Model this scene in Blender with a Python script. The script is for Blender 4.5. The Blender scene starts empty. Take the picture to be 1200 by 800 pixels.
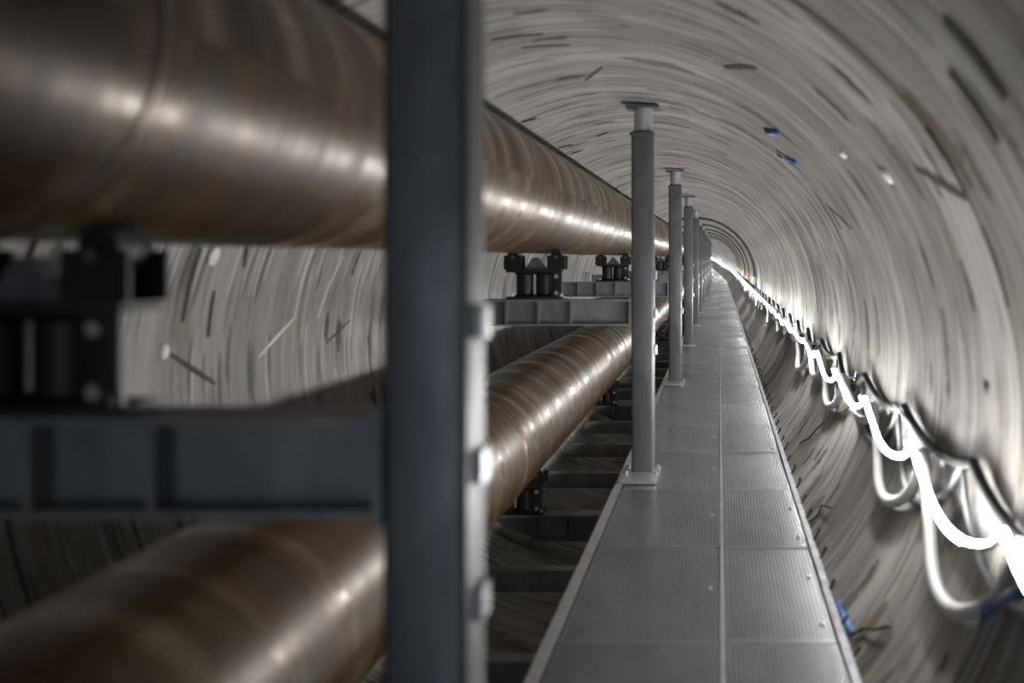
import bpy, math, random
from mathutils import Vector, Matrix
random.seed(7)
PI = math.pi
scene = bpy.context.scene
C = scene.collection

# ------------------------------------------------------------------ camera, world, exposure
CAM_H = 1.10                       # eye above the walkway (walkway top is z = 0)
FPX = 1250.0                       # focal length in pixels of the 1200 px wide frame
VPX, VPY = 843.0, 302.0            # where the straight tunnel vanishes
cam_d = bpy.data.cameras.new('camera')
cam = bpy.data.objects.new('camera', cam_d); C.objects.link(cam)
cam.location = (0, 0, CAM_H); cam.rotation_euler = (PI/2, 0, 0)
cam_d.sensor_fit = 'HORIZONTAL'; cam_d.sensor_width = 36.0
cam_d.lens = 36.0*FPX/1200.0
cam_d.shift_x = (600.0-VPX)/1200.0
cam_d.shift_y = (VPY-400.0)/1200.0
cam_d.clip_start = 0.05; cam_d.clip_end = 300
cam_d.dof.use_dof = True
cam_d.dof.focus_distance = 10.5
cam_d.dof.aperture_fstop = 1.9
scene.camera = cam
w = bpy.data.worlds.new('world'); scene.world = w; w.use_nodes = True
bgn = w.node_tree.nodes['Background']; bgn.inputs[0].default_value = (0.80, 0.88, 1.0, 1); bgn.inputs[1].default_value = 1.35   # daylight of the shaft, seen only through the open mouth behind the camera
vs = scene.view_settings
vs.view_transform = 'Standard'; vs.look = 'None'; vs.gamma = 1.0; vs.use_curve_mapping = False
vs.exposure = -0.12
scene.cycles.diffuse_bounces = 2
LED_STRENGTH = 178.0

# ------------------------------------------------------------------ tunnel geometry
R = 1.18; CX = -0.48; CZ = 0.71
Y0, Y1 = -1.6, 92.0
BEND = 45.0
def off(y):
    t = max(0.0, y-BEND)
    return -t*t/600.0, t*t/1150.0
def P(x, y, z):
    dx, dz = off(y); return Vector((x+dx, y, z+dz))
def wallp(ang, y, gap=0.0):
    r = R-gap
    return P(CX+r*math.cos(ang), y, CZ+r*math.sin(ang))
def place(o, y):
    dx, dz = off(y); o.location = (dx, y, dz)
    o.rotation_euler = (0, 0, math.atan(max(0, y-BEND)/300.0))

# ------------------------------------------------------------------ mesh builder
class MB:
    def __init__(s): s.v = []; s.f = []; s.uv = None
    def add(s, vs_, fs):
        n = len(s.v); s.v += [tuple(p) for p in vs_]; s.f += [tuple(i+n for i in f) for f in fs]; return s
    def box(s, x0, x1, y0, y1, z0, z1):
        return s.add([(x0,y0,z0),(x1,y0,z0),(x1,y1,z0),(x0,y1,z0),(x0,y0,z1),(x1,y0,z1),(x1,y1,z1),(x0,y1,z1)],
              [(0,3,2,1),(4,5,6,7),(0,1,5,4),(1,2,6,5),(2,3,7,6),(3,0,4,7)])
    def rbox(s, x0, x1, y0, y1, z0, z1, r, n=4):
        # upright box with rounded vertical corners
        pts = []
        for cx_, cy_, a0 in ((x1-r,y1-r,0),(x0+r,y1-r,PI/2),(x0+r,y0+r,PI),(x1-r,y0+r,1.5*PI)):
            for k in range(n+1):
                a = a0+k*PI/2/n; pts.append((cx_+r*math.cos(a), cy_+r*math.sin(a)))
        return s.prism(pts, z0, z1)
    def prism(s, pts, z0, z1):
        m = len(pts)
        return s.add([(x,y,z0) for x,y in pts]+[(x,y,z1) for x,y in pts],
            [tuple(range(m-1,-1,-1)), tuple(range(m,2*m))]+[(i,(i+1)%m,m+(i+1)%m,m+i) for i in range(m)])
    def cyl(s, a, b, r, n=16, r2=None):
        a = Vector(a); b = Vector(b); d = (b-a).normalized()
        u = d.orthogonal().normalized(); w_ = d.cross(u); r2 = r if r2 is None else r2
        vv = []
        for c, rr in ((a, r), (b, r2)):
            for k in range(n):
                t = 2*PI*k/n; vv.append(c+u*rr*math.cos(t)+w_*rr*math.sin(t))
        return s.add(vv, [tuple(range(n-1,-1,-1)), tuple(range(n,2*n))]+[(i,(i+1)%n,n+(i+1)%n,n+i) for i in range(n)])
    def lathe(s, prof, n=24):
        # prof: list of (radius, z) about the local z axis
        m = len(prof); vv = []
        for r_, z_ in prof:
            for k in range(n):
                t = 2*PI*k/n; vv.append((r_*math.cos(t), r_*math.sin(t), z_))
        fs = []
        for j in range(m-1):
            for k in range(n):
                fs.append((j*n+k, j*n+(k+1)%n, (j+1)*n+(k+1)%n, (j+1)*n+k))
        fs.append(tuple(range(n-1,-1,-1))); fs.append(tuple(range((m-1)*n, m*n)))
        return s.add(vv, fs)
    def tube(s, pts, r, n=8, up=Vector((0,0,1)), flat=1.0):
        pts = [Vector(p) for p in pts]; m = len(pts); vv = []
        for i, p in enumerate(pts):
            d = (pts[min(i+1,m-1)]-pts[max(i-1,0)]).normalized()
            u = up.cross(d)
            if u.length < 1e-4: u = d.orthogonal()
            u.normalize(); w_ = d.cross(u)
            for k in range(n):
                t = 2*PI*k/n; vv.append(p+u*r*flat*math.cos(t)+w_*r*math.sin(t))
        fs = [(j*n+k, j*n+(k+1)%n, (j+1)*n+(k+1)%n, (j+1)*n+k) for j in range(m-1) for k in range(n)]
        fs += [tuple(range(n-1,-1,-1)), tuple(range((m-1)*n, m*n))]
        return s.add(vv, fs)
    def xf(s, M):
        s.v = [tuple(M@Vector(p)) for p in s.v]; return s
    def mesh(s, name, m, smooth=False):
        me = bpy.data.meshes.new(name); me.from_pydata(s.v, [], s.f); me.update()
        if m: me.materials.append(m)
        if smooth:
            for p in me.polygons: p.use_smooth = True
            if smooth != 'all':
                me.set_sharp_from_angle(angle=math.radians(40))
        return me
    def build(s, name, m, parent=None, smooth=False):
        o = bpy.data.objects.new(name, s.mesh(name, m, smooth)); C.objects.link(o)
        if parent: o.parent = parent
        return o
def obj(name, me, parent=None):
    o = bpy.data.objects.new(name, me); C.objects.link(o)
    if parent: o.parent = parent
    return o
def empty(name):
    o = bpy.data.objects.new(name, None); C.objects.link(o); o.empty_display_size = 0.05; return o
def tag(o, label, cat, group=None):
    o['label'] = label; o['category'] = cat
    if group: o['group'] = group
    return o
def copy_tree(o, parent=None):
    c = o.copy(); C.objects.link(c)
    if parent: c.parent = parent
    for ch in list(o.children): copy_tree(ch, c)
    return c
ORD = ['nearest','second','third','fourth','fifth','sixth','seventh','eighth','ninth','tenth','eleventh','twelfth',
       'thirteenth','fourteenth','fifteenth','sixteenth','seventeenth','eighteenth','nineteenth','twentieth']
def nth(k):
    if k < 20: return ORD[k]
    n = k+1
    return str(n)+({1:'st',2:'nd',3:'rd'}.get(n%10,'th') if n%100 not in (11,12,13) else 'th')

# ------------------------------------------------------------------ materials
class NT:
    def __init__(s, name):
        s.m = bpy.data.materials.new(name); s.m.use_nodes = True
        s.t = s.m.node_tree; s.b = s.t.nodes['Principled BSDF']
    def n(s, kind, **kw):
        nd = s.t.nodes.new(kind)
        for k, v_ in kw.items(): setattr(nd, k, v_)
        return nd
    def l(s, a, b): s.t.links.new(a, b)
    def math(s, op, a, b=None, clamp=False):
        nd = s.n('ShaderNodeMath', operation=op); nd.use_clamp = clamp
        for i, x in enumerate((a, b)):
            if x is None: continue
            if isinstance(x, (int, float)): nd.inputs[i].default_value = x
            else: s.l(x, nd.inputs[i])
        return nd.outputs[0]
    def scaled(s, vec, sc):
        nd = s.n('ShaderNodeMapping'); nd.inputs['Scale'].default_value = sc; s.l(vec, nd.inputs[0]); return nd.outputs[0]
    def noise(s, vec, scale=1, detail=3, rough=0.55, dist=0.0):
        nd = s.n('ShaderNodeTexNoise'); s.l(vec, nd.inputs['Vector'])
        nd.inputs['Scale'].default_value = scale; nd.inputs['Detail'].default_value = detail
        nd.inputs['Roughness'].default_value = rough; nd.inputs['Distortion'].default_value = dist
        return nd.outputs['Fac']
    def ramp(s, fac, stops):
        nd = s.n('ShaderNodeValToRGB'); s.l(fac, nd.inputs[0]); e = nd.color_ramp.elements
        while len(e) < len(stops): e.new(0.5)
        for q, (p, c) in zip(e, stops):
            q.position = p; q.color = (c, c, c, 1) if isinstance(c, (int, float)) else (*c, 1)
        return nd.outputs[0]
    def mix(s, fac, a, b, mode='MIX'):
        nd = s.n('ShaderNodeMix', data_type='RGBA', blend_type=mode)
        if isinstance(fac, (int, float)): nd.inputs[0].default_value = fac
        else: s.l(fac, nd.inputs[0])
        for i, x in ((6, a), (7, b)):
            if isinstance(x, tuple): nd.inputs[i].default_value = (*x, 1)
            else: s.l(x, nd.inputs[i])
        return nd.outputs[2]
    def bump(s, h, strength, dist):
        nd = s.n('ShaderNodeBump'); nd.inputs['Strength'].default_value = strength; nd.inputs['Distance'].default_value = dist
        s.l(h, nd.inputs['Height']); s.l(nd.outputs[0], s.b.inputs['Normal'])
    def set(s, **kw):
        for k, v_ in kw.items():
            k = k.replace('_', ' ')
            inp = s.b.inputs[k]
            if hasattr(v_, 'links') or hasattr(v_, 'is_linked'): s.l(v_, inp)
            elif isinstance(v_, tuple): inp.default_value = (*v_, 1)
            else: inp.default_value = v_

def mat_concrete():
    s = NT('lining_concrete')
    uv = s.n('ShaderNodeUVMap').outputs[0]            # u: metres round the bore, v: metres along it
    stri = s.noise(s.scaled(uv, (0.55, 22, 1)), 1, 5, 0.65)
    fine = s.noise(s.scaled(uv, (2.5, 110, 1)), 1, 3, 0.6)
    big = s.noise(s.scaled(uv, (1.1, 1.3, 1)), 1, 4, 0.6)
    patch = s.noise(s.scaled(uv, (1.5, 5, 1)), 1, 5, 0.65, 0.6)
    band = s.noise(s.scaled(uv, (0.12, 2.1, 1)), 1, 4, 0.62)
    col = s.ramp(stri, [(0.28, (0.182,0.175,0.160)), (0.47, (0.357,0.346,0.323)), (0.60, (0.441,0.429,0.407)), (0.74, (0.547,0.540,0.521))])
    col = s.mix(0.55, col, s.ramp(fine, [(0.3, (0.289,0.281,0.266)), (0.7, (0.517,0.505,0.483))]))
    col = s.mix(s.ramp(big, [(0.40, 0.0), (0.72, 0.5)]), col, (0.205,0.186,0.152))
    col = s.mix(s.ramp(patch, [(0.50, 0.0), (0.64, 0.8)]), col, (0.152,0.125,0.091))
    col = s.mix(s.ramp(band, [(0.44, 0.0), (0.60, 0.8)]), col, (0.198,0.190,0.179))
    # short dark scrapes lying round the bore, one in some cells
    def dashes(su, sv, thr, keep, amount, c, col):
        vo = s.n('ShaderNodeTexVoronoi', feature='F1'); s.l(s.scaled(uv, (su, sv, 1)), vo.inputs['Vector'])
        vo.inputs['Scale'].default_value = 1.0
        near = s.math('LESS_THAN', vo.outputs['Distance'], thr)
        sep = s.n('ShaderNodeSeparateColor'); s.l(vo.outputs['Color'], sep.inputs[0])
        pick = s.math('GREATER_THAN', sep.outputs[0], keep)
        return s.mix(s.math('MULTIPLY', s.math('MULTIPLY', near, pick), amount), col, c)
    col = dashes(2.6, 34, 0.36, 0.72, 0.85, (0.042,0.040,0.036), col)
    col = dashes(3.6, 60, 0.40, 0.80, 0.7, (0.068,0.065,0.057), col)
    col = dashes(2.2, 46, 0.38, 0.80, 0.7, (0.547,0.540,0.524), col)
    # broader ragged smears, mostly gone but some dark
    wob = s.n('ShaderNodeVectorMath', operation='ADD')
    nz = s.n('ShaderNodeTexNoise'); s.l(s.scaled(uv, (5, 14, 1)), nz.inputs['Vector']); nz.inputs['Detail'].default_value = 4
    sc_ = s.n('ShaderNodeVectorMath', operation='SCALE'); s.l(nz.outputs['Color'], sc_.inputs[0]); sc_.inputs['Scale'].default_value = 0.10
    s.l(uv, wob.inputs[0]); s.l(sc_.outputs[0], wob.inputs[1])
    uv0 = uv; uv = wob.outputs[0]
    col = dashes(3.0, 8.0, 0.24, 0.66, 0.9, (0.045,0.04,0.035), col)
    col = dashes(2.0, 5.0, 0.34, 0.72, 0.75, (0.10,0.08,0.055), col)
    uv = uv0
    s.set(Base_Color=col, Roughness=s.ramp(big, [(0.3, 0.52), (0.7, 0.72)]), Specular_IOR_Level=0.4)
    h = s.math('ADD', s.math('MULTIPLY', stri, 0.7), s.math('MULTIPLY', fine, 0.3))
    s.bump(h, 0.55, 0.012)
    return s.m
def mat_pipe():
    s = NT('rusty_pipe_steel')
    uv = s.n('ShaderNodeUVMap').outputs[0]
    sk = s.n('ShaderNodeMapping'); sk.inputs['Rotation'].default_value = (0, 0, 0.12); s.l(uv, sk.inputs[0]); sv = sk.outputs[0]
    band = s.noise(s.scaled(sv, (0.45, 5.5, 1)), 1, 4, 0.6)
    fine = s.noise(s.scaled(sv, (3, 60, 1)), 1, 4, 0.65)
    rust = s.noise(s.scaled(sv, (1.6, 3.2, 1)), 1, 5, 0.65, 0.8)
    col = s.ramp(band, [(0.36, (0.016,0.009,0.004)), (0.46, (0.055,0.030,0.011)), (0.54, (0.092,0.050,0.018)), (0.62, (0.19,0.145,0.095))])
    col = s.mix(0.25, col, s.ramp(fine, [(0.3, (0.014,0.008,0.004)), (0.7, (0.095,0.055,0.024))]))
    col = s.mix(s.ramp(rust, [(0.52, 0.0), (0.68, 0.75)]), col, (0.150,0.062,0.012))
    s.set(Base_Color=col, Metallic=0.25, Specular_IOR_Level=0.36, Roughness=s.ramp(band, [(0.38, 0.44), (0.52, 0.33), (0.64, 0.22)]))
    s.bump(s.math('ADD', s.math('MULTIPLY', fine, 0.3), band), 0.10, 0.006)
    return s.m
def mat_steel(name, c0, c1, rough=(0.38, 0.55), metal=0.7, sc=(9, 9, 3), per=False):
    s = NT(name)
    g = s.n('ShaderNodeTexCoord').outputs['Object']
    a = s.noise(s.scaled(g, sc), 1, 5, 0.65, 0.3); b_ = s.noise(s.scaled(g, (70, 70, 12)), 1, 2)
    col = s.ramp(a, [(0.32, c0), (0.68, c1)])
    col = s.mix(0.15, col, s.ramp(b_, [(0.3, c0), (0.7, c1)]))
    s.set(Base_Color=col, Metallic=metal, Roughness=s.ramp(a, [(0.3, rough[1]), (0.7, rough[0])]))
    if per:
        rnd = s.n('ShaderNodeObjectInfo').outputs['Random']
        col = s.mix(1.0, col, s.ramp(rnd, [(0.0, 0.65), (1.0, 1.0)]), 'MULTIPLY'); s.set(Base_Color=col)
        s.set(Roughness=s.ramp(rnd, [(0.0, 0.36), (1.0, 0.2)]))
    s.bump(b_, 0.08, 0.003)
    return s.m
def mat_plain(name, c, rough=0.5, metal=0.0, var=0.25):
    s = NT(name)
    g = s.n('ShaderNodeTexCoord').outputs['Object']
    a = s.noise(g, 14, 4, 0.6)
    s.set(Base_Color=s.ramp(a, [(0.3, tuple(x*(1-var) for x in c)), (0.7, tuple(min(1, x*(1+var)) for x in c))]), Roughness=rough, Metallic=metal)
    return s.m
def mat_led():
    s = NT('led_diffuser')
    s.set(Base_Color=(0.9, 0.9, 0.9), Emission_Color=(1.0, 0.985, 0.965), Emission_Strength=LED_STRENGTH)
    return s.m
M = dict(
    concrete=mat_concrete(), pipe=mat_pipe(),
    galv=mat_steel('galvanised_steel', (0.115,0.122,0.132), (0.215,0.226,0.236)),
    galv_light=mat_steel('bright_zinc_steel', (0.46,0.48,0.50), (0.66,0.68,0.70), (0.28,0.42)),
    grate=mat_steel('walkway_zinc', (0.46,0.485,0.515), (0.70,0.725,0.755), (0.24,0.38), 0.85, (3,1.5,3), True),
    beam=mat_steel('primed_beam_steel', (0.20,0.21,0.215), (0.30,0.315,0.32), (0.4,0.6), 0.5),
    black=mat_plain('black_paint', (0.006,0.006,0.0065), 0.5),
    bolt=mat_plain('zinc_bolt', (0.72,0.72,0.72), 0.28, 0.9, 0.1),
    weld=mat_plain('weld_metal', (0.30,0.24,0.19), 0.3, 0.7),
    joint=mat_plain('joint_sealant', (0.07,0.066,0.06), 0.8),
    scrape=mat_plain('dark_scrape', (0.05,0.047,0.043), 0.8),
    rib=mat_steel('dark_rib_steel', (0.05,0.055,0.065), (0.10,0.108,0.12), (0.4,0.6), 0.5),
    led=mat_led(),
    hose=mat_plain('pale_hose', (0.62,0.62,0.61), 0.4, 0, 0.08),
    cable=mat_plain('black_cable', (0.012,0.012,0.013), 0.75),
    cable_grey=mat_plain('grey_cable', (0.30,0.31,0.33), 0.45),
    blue=mat_plain('blue_tape', (0.03,0.11,0.33), 0.45, 0, 0.3),
    white=mat_plain('white_plastic', (0.80,0.80,0.78), 0.4, 0, 0.05),
    red=mat_plain('red_plastic', (0.55,0.03,0.03), 0.4),
    wood=mat_plain('dark_timber', (0.09,0.075,0.055), 0.75),
)

# ------------------------------------------------------------------ lining rings
NSEG = 144
def ring_mesh(ya, yb, seed):
    rnd = random.Random(seed)
    dr = rnd.uniform(0.0, 0.006)
    g = 0.010
    prof = [(ya, 0.075), (ya, -0.016), (ya+g, -0.016), (ya+g, dr+0.003), (ya+g+0.014, dr)]
    n = 6
    for k in range(1, n): prof.append((ya+g+0.014+(yb-ya-2*g-0.028)*k/n, dr+rnd.uniform(-0.0015, 0.0015)))
    prof += [(yb-g-0.014, dr), (yb-g, dr+0.003), (yb-g, -0.016), (yb, -0.016), (yb, 0.075)]
    # outward positive here: radius = R + thickness for the back, groove at R+0.016
    prof2 = []
    for i, (y, d) in enumerate(prof):
        if abs(d-0.075) < 1e-6: prof2.append((y, R+0.075))
        elif d < -0.01: prof2.append((y, R+0.018))
        else: prof2.append((y, R-d+0.006))
    verts = []; faces = []; uvs = []
    m = len(prof2)
    for (y, r) in prof2:
        dx, dz = off(y)
        for k in range(NSEG):
            a = 2*PI*k/NSEG-PI/3      # the texture seam lies hidden under the walkway
            verts.append((CX+dx+r*math.cos(a), y, CZ+dz+r*math.sin(a)))
    for j in range(m):
        j2 = (j+1) % m
        for k in range(NSEG):
            k2 = (k+1) % NSEG
            faces.append((j*NSEG+k, j2*NSEG+k, j2*NSEG+k2, j*NSEG+k2))
            u0, u1 = 2*PI*R*k/NSEG, 2*PI*R*(k+1)/NSEG
            v0, v1 = prof2[j][0], prof2[j2][0]
            uvs += [(u0, v0), (u0, v1), (u1, v1), (u1, v0)]
    me = bpy.data.meshes.new('lining_ring'); me.from_pydata(verts, [], faces)
    ul = me.uv_layers.new(name='UVMap')
    ul.data.foreach_set('uv', [c for uv in uvs for c in uv])
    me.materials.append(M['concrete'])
    for p in me.polygons: p.use_smooth = True
    me.update(); me.set_sharp_from_angle(angle=math.radians(30))
    return me
wall = empty('wall_tunnel'); wall['kind'] = 'structure'
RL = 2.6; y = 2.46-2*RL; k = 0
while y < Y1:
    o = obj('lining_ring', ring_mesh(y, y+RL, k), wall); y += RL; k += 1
# scrapes that stand out one by one, as thin dark fillets pressed on the lining (pixel measured, placed on the bore)
def hit(px, py, gap=0.0):
    dx, dz = (px-VPX)/FPX, -(py-VPY)/FPX
    # ray (0,0,CAM_H)+t(dx,1,dz) with the bore
    ox, oz = -CX, CAM_H-CZ
    a = dx*dx+dz*dz; b = ox*dx+oz*dz; c = ox*ox+oz*oz-(R-gap)**2
    t = (-b+math.sqrt(b*b-a*c))/a
    ang = math.atan2(oz+t*dz, ox+t*dx)
    return ang, t
def strip_on_wall(a0, y0, a1, y1, wid, th, n=10, lift=0.0):
    mb = MB(); pts = []
    for i in range(n+1):
        f = i/n; a = a0+(a1-a0)*f; yy = y0+(y1-y0)*f
        wv = wid*(0.6+0.4*math.sin(PI*min(1, max(0, f*1.0))))
        # direction across the strip in (arc, y)
        du, dv = (a1-a0)*R, (y1-y0); L = math.hypot(du, dv)+1e-9; nu, nv = -dv/L, du/L
        for sgn in (-1, 1):
            aa = a+sgn*nu*wv/2/R; y_ = yy+sgn*nv*wv/2
            pts.append(wallp(aa, y_, lift-0.0005)); pts.append(wallp(aa, y_, lift+th))
    fs = []
    for i in range(n):
        b = 4*i; c = 4*i+4
        fs += [(b+1,b+3,c+3,c+1), (b,c,c+2,b+2), (b,b+1,c+1,c), (b+2,c+2,c+3,b+3)]
    fs += [(0,2,3,1), (4*n,4*n+1,4*n+3,4*n+2)]
    return mb.add(pts, fs)
for (xa, ya, xb, yb, wd) in ((850,79,886,79,.03),(1073,196,1132,232,.032),(972,243,998,268,.02),(1106,24,1178,118,.04),
        (1112,84,1170,170,.035),(575,47,636,40,.025),(612,56,668,53,.022),(686,94,706,78,.02),(612,143,628,139,.03),(655,173,671,170,.03),(668,181,683,176,.03),
        (738,157,752,151,.02),(700,160,712,155,.02),(236,290,214,377,.022),(251,341,244,395,.022),(290,289,286,313,.02),(200,415,252,449,.018),(382,402,410,375,.012)):
    a0, t0 = hit(xa, ya); a1, t1 = hit(xb, yb)
    if a1-a0 > PI: a1 -= 2*PI
    if a0-a1 > PI: a1 += 2*PI
    strip_on_wall(a0, t0, a1, t1, wd, 0.002).build('scrape_mark', M['scrape'], wall)

for pl_ in (((367,290),(345,372),(303,418)), ((402,300),(372,372)), ((424,310),(410,395))):
    for (xa, ya), (xb, yb) in zip(pl_[:-1], pl_[1:]):
        a0, t0 = hit(xa, ya); a1, t1 = hit(xb, yb)
        if a1-a0 > PI: a1 -= 2*PI
        if a0-a1 > PI: a1 += 2*PI
        strip_on_wall(a0, t0, a1, t1, 0.014, 0.002).build('lime_streak', M['hose'], wall)
# steel rib arches further in
for i, yr in enumerate((20.66, 24.56, 28.46, 32.36, 36.26, 40.16)):
    vv = []; n = 60
    for q in range(n+1):
        a = math.radians(1+183*q/n)
        for (r_, y_) in ((R-0.003, yr-0.05), (R-0.036, yr-0.05), (R-0.036, yr+0.05), (R-0.003, yr+0.05)):
            vv.append(P(CX+r_*math.cos(a), y_, CZ+r_*math.sin(a)))
    ff = [(4*q+j, 4*q+(j+1)%4, 4*q+4+(j+1)%4, 4*q+4+j) for q in range(n) for j in range(4)]+[(3,2,1,0),(4*n,4*n+1,4*n+2,4*n+3)]
    o = MB().add(vv, ff).build('steel_rib', M['rib'], None, True)
    tag(o, '%s dark steel rib arching round the far tunnel vault, counted from the camera' % nth(i), 'rib', 'steel ribs in the far tunnel')

# ------------------------------------------------------------------ pipes
PR = 0.265
def pipe_mesh(cx, cz, ya, yb, n=72):
    ys = [ya+(yb-ya)*i/8 for i in range(9)]
    verts = []; faces = []; uvs = []
    for r_ in (PR, PR-0.012):
        for y_ in ys:
            for k in range(n):
                a = 2*PI*k/n; verts.append(P(cx+r_*math.cos(a), y_, cz+r_*math.sin(a)))
    m = len(ys)
    for j in range(m-1):
        for k in range(n):
            k2 = (k+1) % n
            faces.append((j*n+k, (j+1)*n+k, (j+1)*n+k2, j*n+k2)[::-1])
            u0, u1 = 2*PI*PR*k/n, 2*PI*PR*(k+1)/n
            uvs += [(u0, ys[j]), (u0, ys[j+1]), (u1, ys[j+1]), (u1, ys[j])][::-1]
            b = m*n
            faces.append((b+j*n+k, b+(j+1)*n+k, b+(j+1)*n+k2, b+j*n+k2))
            uvs += [(u0, ys[j]), (u0, ys[j+1]), (u1, ys[j+1]), (u1, ys[j])]
    for j in (0, m-1):
        for k in range(n):
            k2 = (k+1) % n; b = m*n
            f = (j*n+k, j*n+k2, b+j*n+k2, b+j*n+k)
            faces.append(f if j == 0 else f[::-1]); uvs += [(0, 0)]*4
    me = bpy.data.meshes.new('pipe_section'); me.from_pydata(verts, [], faces)
    ul = me.uv_layers.new(name='UVMap'); ul.data.foreach_set('uv', [c for uv in uvs for c in uv])
    me.materials.append(M['pipe'])
    for p in me.polygons: p.use_smooth = True
    me.update(); me.set_sharp_from_angle(angle=math.radians(40))
    return me
def pipe(name, label, cx, cz, w0):
    t = empty(name); tag(t, label, 'pipe')
    t.location = (cx, 0, cz-PR)
    ys = [-1.5]; y = w0
    while y < Y1-2: ys.append(y); y += 6.0
    ys.append(Y1-1)
    inv = Matrix.Translation(-t.location)
    for a, b in zip(ys[:-1], ys[1:]):
        o = obj('pipe_section', pipe_mesh(cx, cz, a, b), t); o.matrix_parent_inverse = inv
    for yw in ys[1:-1]:
        mb = MB(); n, q = 72, 6; vv = []; ff = []
        for k in range(n):
            a = 2*PI*k/n
            for j in range(q):
                b = 2*PI*j/q; r_ = PR+0.0045*math.cos(b)*0.8
                vv.append(P(cx+r_*math.cos(a), yw+0.009*math.sin(b), cz+r_*math.sin(a)))
        for k in range(n):
            for j in range(q):
                ff.append((k*q+j, k*q+(j+1)%q, ((k+1)%n)*q+(j+1)%q, ((k+1)%n)*q+j))
        o = mb.add(vv, ff).build('weld_bead', M['weld'], t, 'all'); o.matrix_parent_inverse = inv
    return t
UPX, UPZ = -0.94, CAM_H+0.287
LPX, LPZ = -1.04, CAM_H-0.821
pipe('steel_pipe', 'upper of two rusty brown steel pipes, carried on beams at eye level', UPX, UPZ, 1.3)
pipe('steel_pipe', 'lower of two rusty brown steel pipes, running low beside the walkway', LPX, LPZ, 4.3)

# ------------------------------------------------------------------ posts
POST_Y = [1.47+4.0*k for k in range(18)]
PX0, PX1 = -0.447, -0.334; PXC = (PX0+PX1)/2
def post_proto():
    t = empty('support_post')
    MB().rbox(PX0, PX1, -0.06, 0.06, 0.014, 1.722, 0.012).build('shaft', M['galv'], t, True)
    MB().rbox(PX0-0.006, PX1+0.006, -0.066, 0.066, 1.722, 1.734, 0.01).build('shaft_cap', M['galv'], t, True)
    MB().lathe([(0.047,1.734),(0.047,1.862)], 28).xf(Matrix.Translation((PXC, 0, 0))).build('jack_tube', M['galv_light'], t, True)
    MB().lathe([(0.052,1.734),(0.052,1.748),(0.047,1.750)], 28).xf(Matrix.Translation((PXC, 0, 0))).build('jack_collar', M['galv'], t, True)
    MB().rbox(PXC-0.085, PXC+0.085, -0.07, 0.07, 1.862, 1.874, 0.008).build('head_plate', M['galv'], t, True)
    bp = MB().rbox(-0.492, -0.305, -0.30, 0.09, 0.004, 0.014, 0.008).build('base_plate', M['galv_light'], t, True)
    for (bx, by) in ((-0.472,-0.09),(-0.32,-0.09),(-0.472,0.075),(-0.32,0.075)):
        MB().cyl((bx,by,0.014),(bx,by,0.026),0.011,6).build('bolt', M['bolt'], bp)
    for z in (0.63, 0.815, 1.012):
        MB().rbox(PX1, PX1+0.014, -0.028, 0.028, z-0.022, z+0.022, 0.006).build('lug', M['galv_light'], t, True)
    return t
pp = post_proto()
for k, yy in enumerate(POST_Y):
    t = pp if k == 0 else copy_tree(pp)
    place(t, yy)
    lab = 'nearest square steel post, blurred, standing on the walkway edge' if k == 0 else '%s square steel post from the camera in the row along the walkway' % nth(k)
    tag(t, lab, 'post', 'steel posts along the walkway')

# ------------------------------------------------------------------ beams under the pipes
def ibeam(root, x0, x1, zb, zt, wid, stiff, m, tf=0.010, tw=0.008):
    MB().box(x0, x1, -wid/2, wid/2, zt-tf, zt).build('top_flange', m, root)
    MB().box(x0, x1, -wid/2, wid/2, zb, zb+tf).build('bottom_flange', m, root)
    MB().box(x0, x1, -tw/2, tw/2, zb+tf, zt-tf).build('web', m, root)
    sm = MB().box(-0.005, 0.005, -wid/2+0.004, -tw/2, zb+tf, zt-tf).mesh('stiffener', m)
    for s_ in stiff:
        o = obj('stiffener', sm, root); o.location.x = s_
def left_wall(z, gap=0.012): return CX-math.sqrt((R-gap)**2-(z-CZ)**2)
def right_wall(z, gap=0.012): return CX+math.sqrt((R-gap)**2-(z-CZ)**2)
UB_T, UB_B = 0.888, 0.755
LB_T, LB_B = -0.207, -0.340
ub = empty('cross_beam')
ibeam(ub, left_wall(0.89)+0.02, PX0-0.012, UB_B, UB_T, 0.12, (-0.754,-0.919,-1.083,-1.25,-1.42), M['beam'])
MB().box(PX0-0.012, PX0, -0.06, 0.06, UB_B-0.01, UB_T+0.01).build('end_plate', M['beam'], ub)
lb = empty('floor_beam')
lx0, lx1, lx2 = left_wall(LB_T)+0.03, left_wall(LB_B)+0.03, right_wall(LB_B)-0.03
MB().box(lx0, lx2, -0.06, 0.06, LB_T-0.01, LB_T).build('top_flange', M['beam'], lb)
MB().box(lx1, lx2, -0.06, 0.06, LB_B, LB_B+0.01).build('bottom_flange', M['beam'], lb)
MB().add([(x, y_, z) for y_ in (-0.004, 0.004) for x, z in ((lx1,LB_B+0.01),(lx2,LB_B+0.01),(lx2,LB_T-0.01),(lx0,LB_T-0.01),(lx0,LB_T-0.03))],
         [(0,1,2,3,4),(9,8,7,6,5),(0,5,6,1),(1,6,7,2),(2,7,8,3),(3,8,9,4),(4,9,5,0)]).build('web', M['beam'], lb)
lsm = MB().box(-0.005, 0.005, -0.056, -0.004, LB_B+0.01, LB_T-0.01).mesh('stiffener', M['beam'])
for x in (-0.94,-0.78,-0.62,-0.46,-0.30,-0.14):
    o = obj('stiffener', lsm, lb); o.location.x = x
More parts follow.
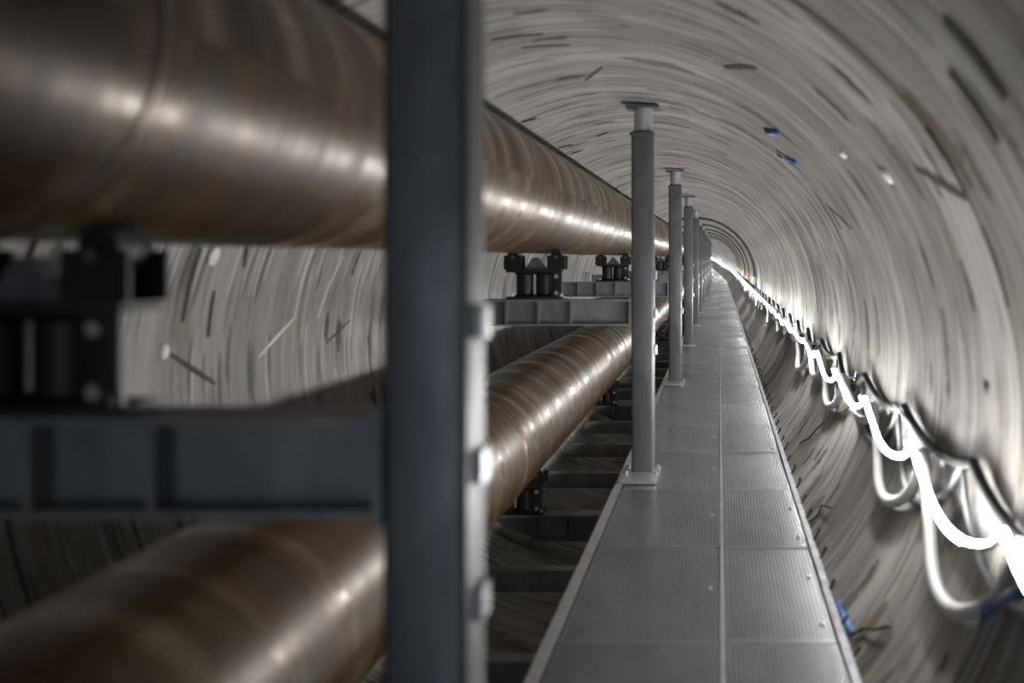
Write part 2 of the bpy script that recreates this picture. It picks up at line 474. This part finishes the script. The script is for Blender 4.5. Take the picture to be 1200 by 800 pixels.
for k, yy in enumerate(POST_Y):
    t = ub if k == 0 else copy_tree(ub); place(t, yy)
    tag(t, ('%s grey steel I-beam under the upper pipe, counted from the camera' % nth(k)) if k else 'nearest grey steel I-beam, blurred, left of the foreground post', 'beam', 'beams under the upper pipe')
    t = lb if k == 0 else copy_tree(lb); place(t, yy)
    tag(t, '%s dark I-beam on the tunnel floor under the lower pipe, counted from the camera' % nth(k), 'beam', 'beams under the lower pipe')

# ------------------------------------------------------------------ pipe stands
def stand_proto(name, cx, zb, zt):
    # zb: beam top; zt: underside of pipe at centre
    t = empty(name); H = zt-zb
    bp = MB().rbox(cx-0.145, cx+0.145, -0.058, 0.058, zb, zb+0.014, 0.006).build('base_plate', M['black'], t, True)
    MB().lathe([(0.06,zb+0.014),(0.045,zb+0.028),(0.045,zb+0.125),(0.06,zb+0.138)], 24).xf(Matrix.Translation((cx-0.055,0,0))).build('column', M['black'], t, True)
    MB().lathe([(0.06,zb+0.014),(0.045,zb+0.028),(0.045,zb+0.125),(0.06,zb+0.138)], 24).xf(Matrix.Translation((cx+0.045,0,0))).build('column', M['black'], t, True)
    MB().rbox(cx+0.085, cx+0.14, -0.05, -0.038, zb+0.014, zb+0.138, 0.003).build('gusset', M['black'], t, True)
    tp = MB().rbox(cx-0.145, cx+0.145, -0.058, 0.058, zb+0.138, zb+0.152, 0.006).build('top_plate', M['black'], t, True)
    for bx, bz in ((cx+0.112, zb+0.034), (cx+0.112, zb+0.118)):
        MB().cyl((bx,-0.05,bz),(bx,-0.062,bz),0.011,6).build('bolt', M['bolt'], t)
    for bx in (cx-0.125, cx+0.125):
        MB().cyl((bx,-0.04,zb+0.152),(bx,-0.04,zb+0.168),0.010,6).build('bolt', M['bolt'], tp)
        MB().cyl((bx+0.01,-0.045,zb+0.014),(bx+0.01,-0.045,zb+0.03),0.010,6).build('bolt', M['bolt'], bp)
    for s_ in (-1, 1):
        # cradle roller touching the pipe, in a bracket
        a = math.radians(22)*s_
        rr = 0.028
        px, pz = cx+(PR+rr)*math.sin(a), zt+PR-(PR+rr)*math.cos(a)
        MB().cyl((px,-0.045,pz),(px,0.045,pz),rr,20).build('roller', M['black'], t, True)
        for q in (-1, 1):
            y_ = 0.05*q
            b = MB().add([(px-0.045,y_-0.004,zb+0.152),(px+0.045,y_-0.004,zb+0.152),(px+0.045,y_-0.004,pz-0.004),(px-0.045,y_-0.004,pz-0.004),
                    (px-0.045,y_+0.004,zb+0.152),(px+0.045,y_+0.004,zb+0.152),(px+0.045,y_+0.004,pz-0.004),(px-0.045,y_+0.004,pz-0.004)],
                   [(0,1,2,3),(7,6,5,4),(0,4,5,1),(1,5,6,2),(2,6,7,3),(3,7,4,0)]).build('bracket_cheek', M['black'], t)
            MB().cyl((px,y_+0.004*q,pz-0.012),(px,y_+0.014*q,pz-0.012),0.009,8).build('axle_nut', M['galv'], b, True)
    MB().add([(cx+x, y_, zb+z) for y_ in (-0.03, 0.03) for x, z in ((-0.062,0.152),(0.062,0.152),(0.03,0.185),(0.012,0.214),(-0.012,0.214),(-0.03,0.185))],
             [(0,1,2,3,4,5),(11,10,9,8,7,6)]+[(i,6+i,6+(i+1)%6,(i+1)%6) for i in range(6)]).build('saddle', M['galv'], t)
    return t
us = stand_proto('pipe_stand', UPX, UB_T, UPZ-PR)
ls = stand_proto('pipe_stand', LPX, LB_T, LPZ-PR)
for k, yy in enumerate(POST_Y):
    t = us if k == 0 else copy_tree(us); place(t, yy)
    tag(t, ('%s black roller stand holding the upper pipe, counted from the camera' % nth(k)) if k else 'nearest black roller stand, blurred at left edge, holding the upper pipe', 'pipe stand', 'stands under the upper pipe')
for k, yy in enumerate(POST_Y):
    t = ls if k == 0 else copy_tree(ls); place(t, yy);
    tag(t, '%s black roller stand low under the lower pipe, counted from the camera' % nth(k), 'pipe stand', 'stands under the lower pipe')

# ------------------------------------------------------------------ floor joists and walkway
JT, JB = -0.20, -0.288
jm = None; nj = 0
jys = [1.47+1.0*k for k in range(-1, 66) if k % 4 != 0]
def joist_proto():
    t = empty('floor_joist')
    x0, x1 = left_wall(JB)+0.02, right_wall(JB)-0.02
    MB().box(x0, x1, -0.035, 0.035, JT-0.008, JT).build('top_flange', M['beam'], t)
    MB().box(x0, x1, -0.035, -0.028, JB, JT-0.008).build('web', M['beam'], t)
    MB().box(x0, x1, -0.035, 0.035, JB, JB+0.008).build('bottom_flange', M['beam'], t)
    for x in (-0.44, 0.02):
        MB().box(x-0.03, x+0.03, -0.03, 0.03, JT, -0.11).build('stub', M['beam'], t)
    return t
jp = joist_proto()
for k, yy in enumerate(jys):
    t = jp if k == 0 else copy_tree(jp); place(t, yy)
    tag(t, '%s dark steel channel joist across the tunnel floor, counted from the camera' % nth(k), 'joist', 'floor joists below the walkway')
WX0, WXM, WX1 = -0.50, 0.010, 0.353
def stringer(x, label, wid=0.05):
    mb = MB(); ys = [-1.4+(Y1-4+1.4)*i/60 for i in range(61)]
    sec = [(x-wid/2,-0.11),(x+wid/2,-0.11),(x+wid/2,-0.034),(x-wid/2,-0.034)]
    vv = [P(a, y_, b) for y_ in ys for a, b in sec]
    ff = [(4*i+j, 4*i+(j+1)%4, 4*i+4+(j+1)%4, 4*i+4+j) for i in range(60) for j in range(4)]+[(3,2,1,0),(240,241,242,243)]
    o = mb.add(vv, ff).build('walkway_stringer', M['galv'])
    return tag(o, label, 'beam')
stringer(WX0+0.03, 'long grey steel stringer under the left edge of the walkway')
stringer(0.02, 'long grey steel stringer under the middle seam of the walkway')
def trim(pts_sec, name, label, m):
    mb = MB(); n = 70; ys = [-1.4+(Y1-4+1.4)*i/n for i in range(n+1)]; q = len(pts_sec)
    vv = [P(a, y_, b) for y_ in ys for a, b in pts_sec]
    ff = [(q*i+j, q*i+(j+1)%q, q*i+q+(j+1)%q, q*i+q+j) for i in range(n) for j in range(q)]+[tuple(range(q-1,-1,-1)), tuple(range(q*n, q*n+q))]
    o = mb.add(vv, ff).build(name, m); return tag(o, label, 'edge trim')
trim([(WX0-0.006,-0.12),(WX0,-0.12),(WX0,-0.004),(WX0+0.030,-0.004),(WX0+0.030,0.003),(WX0-0.006,0.003)], 'edge_trim', 'pale steel edge trim along the left side of the walkway', M['galv_light'])
trim([(WX1+0.012,-0.06),(WX1+0.012,0.012),(WX1-0.012,0.012),(WX1-0.012,0.004),(WX1,0.004),(WX1,-0.06)], 'edge_trim', 'pale raised steel edge trim along the wall side of the walkway', M['galv'])
trim([(WXM-0.006,-0.029),(WXM+0.006,-0.029),(WXM+0.006,0.003),(WXM-0.006,0.003)], 'seam_bar', 'pale steel seam bar down the middle of the walkway', M['galv_light'])
def panel_proto(x0, x1, bolts):
    t = empty('walkway_grating'); L = 1.0; g = 0.002
    f = MB(); x0 += 0.008; x1 -= 0.008
    f.box(x0, x1, g/2, g/2+0.006, -0.028, 0.0).box(x0, x1, L-g/2-0.006, L-g/2, -0.028, 0.0)
    f.box(x0, x0+0.005, g/2, L-g/2, -0.028, 0.0).box(x1-0.005, x1, g/2, L-g/2, -0.028, 0.0)
    f.build('frame', M['grate'], t)
    bm = MB(); n = int(round((x1-x0)/0.0130))
    for i in range(1, n):
        x = x0+(x1-x0)*i/n; bm.box(x-0.0025, x+0.0025, g/2, L-g/2, -0.027, -0.001)
    bm.build('bearing_bars', M['grate'], t)['kind'] = 'stuff'
    cm = MB(); n = 52
    for i in range(1, n):
        y_ = g/2+(L-g)*i/n; cm.box(x0, x1, y_-0.0025, y_+0.0025, -0.022, -0.0018)
    cm.build('cross_bars', M['grate'], t)['kind'] = 'stuff'
    for bx, by in bolts:
        MB().cyl((bx,by,-0.001),(bx,by,0.004),0.007,8).build('clip_bolt', M['bolt'], t)
    return t
pl = panel_proto(WX0+0.030, WXM-0.002, ((-0.03,0.5),))
pr = panel_proto(WXM+0.002, WX1, ((0.31,0.15),(0.31,0.62)))
k = 0; yy = -0.94; rp = random.Random(5)
while yy < 72:
    for pr_, side in ((pl, 'post side'), (pr, 'wall side')):
        t = pr_ if k == 0 else copy_tree(pr_)
        place(t, yy)
        dx, dz = off(yy+0.5); t.location = (dx, yy, dz)
        slope = (off(yy+1)[1]-off(yy)[1]); t.rotation_euler = (math.atan(slope)+rp.uniform(-0.003, 0.003), rp.uniform(-0.003, 0.003), math.atan(off(yy)[0]-off(yy+1)[0]))
        tag(t, '%s grey steel grating panel of the walkway, %s' % (nth(k), side), 'grating', 'walkway gratings on the '+side)
    yy += 1.0; k += 1
# cable ties along the wall-side trim
rt = random.Random(3)
for i in range(46):
    yy = 2.6+0.31*i+rt.uniform(-0.05, 0.05)
    a = rt.uniform(-0.6, 0.9); h = rt.uniform(0.035, 0.06)
    pts = []
    for q in range(7):
        f = q/6; th = f*PI*0.75
        pts.append((WX1+0.004+0.03*math.sin(th)*math.cos(a)+0.004*f, 0.03*math.sin(th)*math.sin(a)-0.03*f*a, -0.02+h*math.sin(f*PI*0.62)+0.012))
    o = MB().tube([Vector(p)*1.0+Vector((0,0,0.006)) for p in pts], 0.0045, 5).build('cable_tie', M['cable'])
    place(o, yy); tag(o, '%s black cable tie curling over the wall-side edge of the walkway' % nth(i), 'cable tie', 'cable ties along the walkway edge')

# ------------------------------------------------------------------ light strip, hose and cables on the right wall
HK = math.radians(-9.2)
HOOK_Y0, HOOK_DY = 2.18, 1.04
NH = 80
rs = random.Random(11)
def hang(first, spans, sag, ang0, gap_top, gap_mid, npts=14, skew=0.0, peak=0.25):
    """polyline of sagging spans between hooks along the wall"""
    pts = []
    for k in range(spans):
        ya = first+HOOK_DY*k
        s_ = sag(k)
        for i in range(npts):
            f = i/npts
            c = 1-(2*f-1)**2
            c = c**(0.85)
            dy = HOOK_DY*(f+skew*math.sin(2*PI*f)/(2*PI))
            gp = gap_top+(gap_mid-gap_top)*min(1, c*1.5)
            pts.append(wallp(ang0(k+f)-s_*c/R, ya+dy, gp))
    return pts
led_sag = [0.12, 0.13, 0.115, 0.09, 0.10, 0.06]+[rs.uniform(0.03, 0.07) for _ in range(NH)]
led_pts = hang(HOOK_Y0-HOOK_DY, NH, lambda k: led_sag[k], lambda q: HK, 0.105, 0.085, 12)[10:]
led = MB().tube(led_pts, 0.009, 8).build('led_light_strip', M['white'], None, 'all')
# the diffuser half of the strip glows; the half towards the wall is its opaque white backing
led.data.materials.append(M['led'])
# (the strip is a little twisted from span to span, so the glowing side rolls up or down)
twist = [1.1, 1.0, -0.9, 0.3, -1.2, 0.3, -1.2, 0.2]+[rs.uniform(-1, 0.8) for _ in range(NH)]
for q, p in enumerate(list(led.data.polygons)[:-2]):
    sp = (q//8+10)/12.0; i0 = int(sp); f = sp-i0
    tw = twist[i0]*(1-f)+twist[i0+1]*f
    mid = (q % 8)*45+22.5
    d = (mid-(45+tw*45)+180) % 360-180
    if abs(d) < 91: p.material_index = 1
tag(led, 'glowing white flexible light strip draped in sags along the right wall', 'light strip')
hs = [0.12, 0.29, 0.26, 0.12, 0.22, 0.17, 0.24, 0.10]+[rs.uniform(0.06, 0.22) for _ in range(NH)]
hose = MB().tube(hang(HOOK_Y0-HOOK_DY, NH, lambda k: hs[k], lambda q: HK-0.02, 0.065, 0.034, 18), 0.020, 8).build('hanging_hose', M['hose'], None, 'all')
tag(hose, 'pale grey hose hanging in deep loops below the light strip', 'hose')
cs = [rs.uniform(0.05, 0.12) for _ in range(NH+4)]
c1 = MB().tube(hang(HOOK_Y0-0.44-HOOK_DY, NH, lambda k: cs[k], lambda q: HK+0.035, 0.028, 0.022, 12), 0.015, 8).build('power_cable', M['cable'], None, 'all')
tag(c1, 'thick black power cable sagging along the wall just above the light strip', 'cable')
c3 = [rs.uniform(0.10, 0.24) for _ in range(NH+4)]
c2 = MB().tube(hang(HOOK_Y0-0.3-HOOK_DY, NH, lambda k: c3[k], lambda q: HK+0.01, 0.020, 0.016, 12), 0.009, 6).build('power_cable', M['cable_grey'], None, 'all')
tag(c2, 'thin grey cable sagging behind the light strip on the right wall', 'cable')
# hooks
hk = empty('wall_hook')
hp = [(0,0,0),(-0.09,0,0.0),(-0.115,0,0.006),(-0.125,0,0.03)]
MB().tube([Vector(p)*1.0 for p in hp], 0.005, 6, Vector((0,1,0))).build('hook_arm', M['bolt'], hk, True)
MB().rbox(-0.004, 0.004, -0.02, 0.02, -0.03, 0.03, 0.003).build('hook_plate', M['bolt'], hk, True)
for k in range(40):
    t = hk if k == 0 else copy_tree(hk)
    yy = HOOK_Y0+HOOK_DY*k
    p = wallp(HK-0.018, yy, 0.004); t.location = p; t.rotation_euler = (0, -HK, math.atan(max(0, yy-BEND)/300.0))
    tag(t, '%s small steel wall hook carrying the light strip, counted from the camera' % nth(k), 'hook', 'hooks along the right wall')

# ------------------------------------------------------------------ small things on the walls
def ribbon(name, px, py, px2, py2, wid, m, label, cat, curl=0.02, base=0.003):
    a0, t0 = hit(px, py, base); a1, t1 = hit(px2, py2, base)
    mb = MB(); n = 10; vv = []
    for i in range(n+1):
        f = i/n; a = a0+(a1-a0)*f; yy = t0+(t1-t0)*f
        lift = base+curl*math.sin(PI*f)*(1+0.3*math.sin(9*f))
        du, dv = (a1-a0)*R, (t1-t0); L = math.hypot(du, dv)+1e-9; nu, nv = -dv/L, du/L
        for sg in (-1, 1):
            vv.append(wallp(a+sg*nu*wid/2/R, yy+sg*nv*wid/2, lift+0.006*sg*math.sin(6*f)))
        for sg in (-1, 1):
            vv.append(wallp(a+sg*nu*wid/2/R, yy+sg*nv*wid/2, lift+0.003+0.006*sg*math.sin(6*f)))
    ff = []
    for i in range(n):
        b = 4*i; c = b+4
        ff += [(b,b+1,c+1,c),(b+2,c+2,c+3,b+3),(b,c,c+2,b+2),(b+1,b+3,c+3,c+1)]
    ff += [(0,2,3,1),(4*n,4*n+1,4*n+3,4*n+2)]
    o = mb.add(vv, ff).build(name, m, None, 'all'); return tag(o, label, cat)
ribbon('blue_tape', 899, 156, 913, 154, 0.03, M['blue'], 'short bright blue tape scrap high on the tunnel vault, upper one', 'tape', 0.006)
ribbon('blue_tape', 912, 181, 934, 190, 0.025, M['blue'], 'dark blue tape scrap high on the tunnel vault, lower one', 'tape', 0.008)
ribbon('blue_strap', 1148, 727, 1205, 692, 0.035, M['blue'], 'blue strap on the right wall below the hanging hose', 'strap', 0.02, 0.075)
ribbon('blue_strap', 983, 706, 996, 742, 0.03, M['blue'], 'blue strap tucked against the wall-side walkway edge', 'strap', 0.02)
def plug(px, py, r, m, label, name='grout_plug', cat='plug', h=0.012):
    a, t = hit(px, py); c = wallp(a, t, -0.002); n = Vector((-math.cos(a), 0, -math.sin(a)))
    o = MB().cyl((0,0,0), n*h*0.6, r, 18).cyl(n*h*0.6, n*h, r*0.8, 18, r*0.6).build(name, m, None, True)
    o.location = c; return tag(o, label, cat)
plug(1040, 206, 0.028, M['white'], 'round white plug in the upper right lining, larger one')
plug(988, 180, 0.018, M['white'], 'small white plug in the upper right lining beside the larger one')
plug(1157, 455, 0.020, M['galv'], 'grey plug in the right lining above the light strip')
plug(874, 321, 0.07, M['red'], 'small red disc on the far right wall above the light strip', 'red_marker', 'marker', 0.05)
plug(250, 300, 0.030, M['white'], 'white plug on the left lining under the upper pipe')
plug(192, 412, 0.022, M['white'], 'small white plug on the left lining beside the roller stand')

def tail(name, pts2, lift0, lift1, r, m, label, cat):
    pts = []; n = len(pts2)
    for i, (px, py) in enumerate(pts2):
        a, t = hit(px, py); f = i/(n-1); pts.append(wallp(a, t, lift0+(lift1-lift0)*f))
    o = MB().tube(pts, r, 6).build(name, m, None, 'all'); return tag(o, label, cat)
tail('tie_tail', ((1084,516),(1076,497),(1067,476)), 0.008, 0.06, 0.005, M['white'], 'white plastic tie tail sticking up beside the second light strip hook', 'cable tie')
tail('loose_wire', ((1000,746),(1016,738),(1030,741),(1048,738)), 0.006, 0.02, 0.004, M['cable'], 'short black loose wire on the right wall near the walkway edge', 'wire')
tail('loose_wire', ((948,613),(960,606),(966,594),(978,598)), 0.006, 0.02, 0.004, M['cable'], 'bent black loose wire on the right wall below the second hose loop', 'wire')
tail('loose_wire', ((938,520),(950,514),(958,505),(968,496)), 0.006, 0.015, 0.005, M['cable'], 'black loose wire on the right wall below the third hose loop', 'wire')
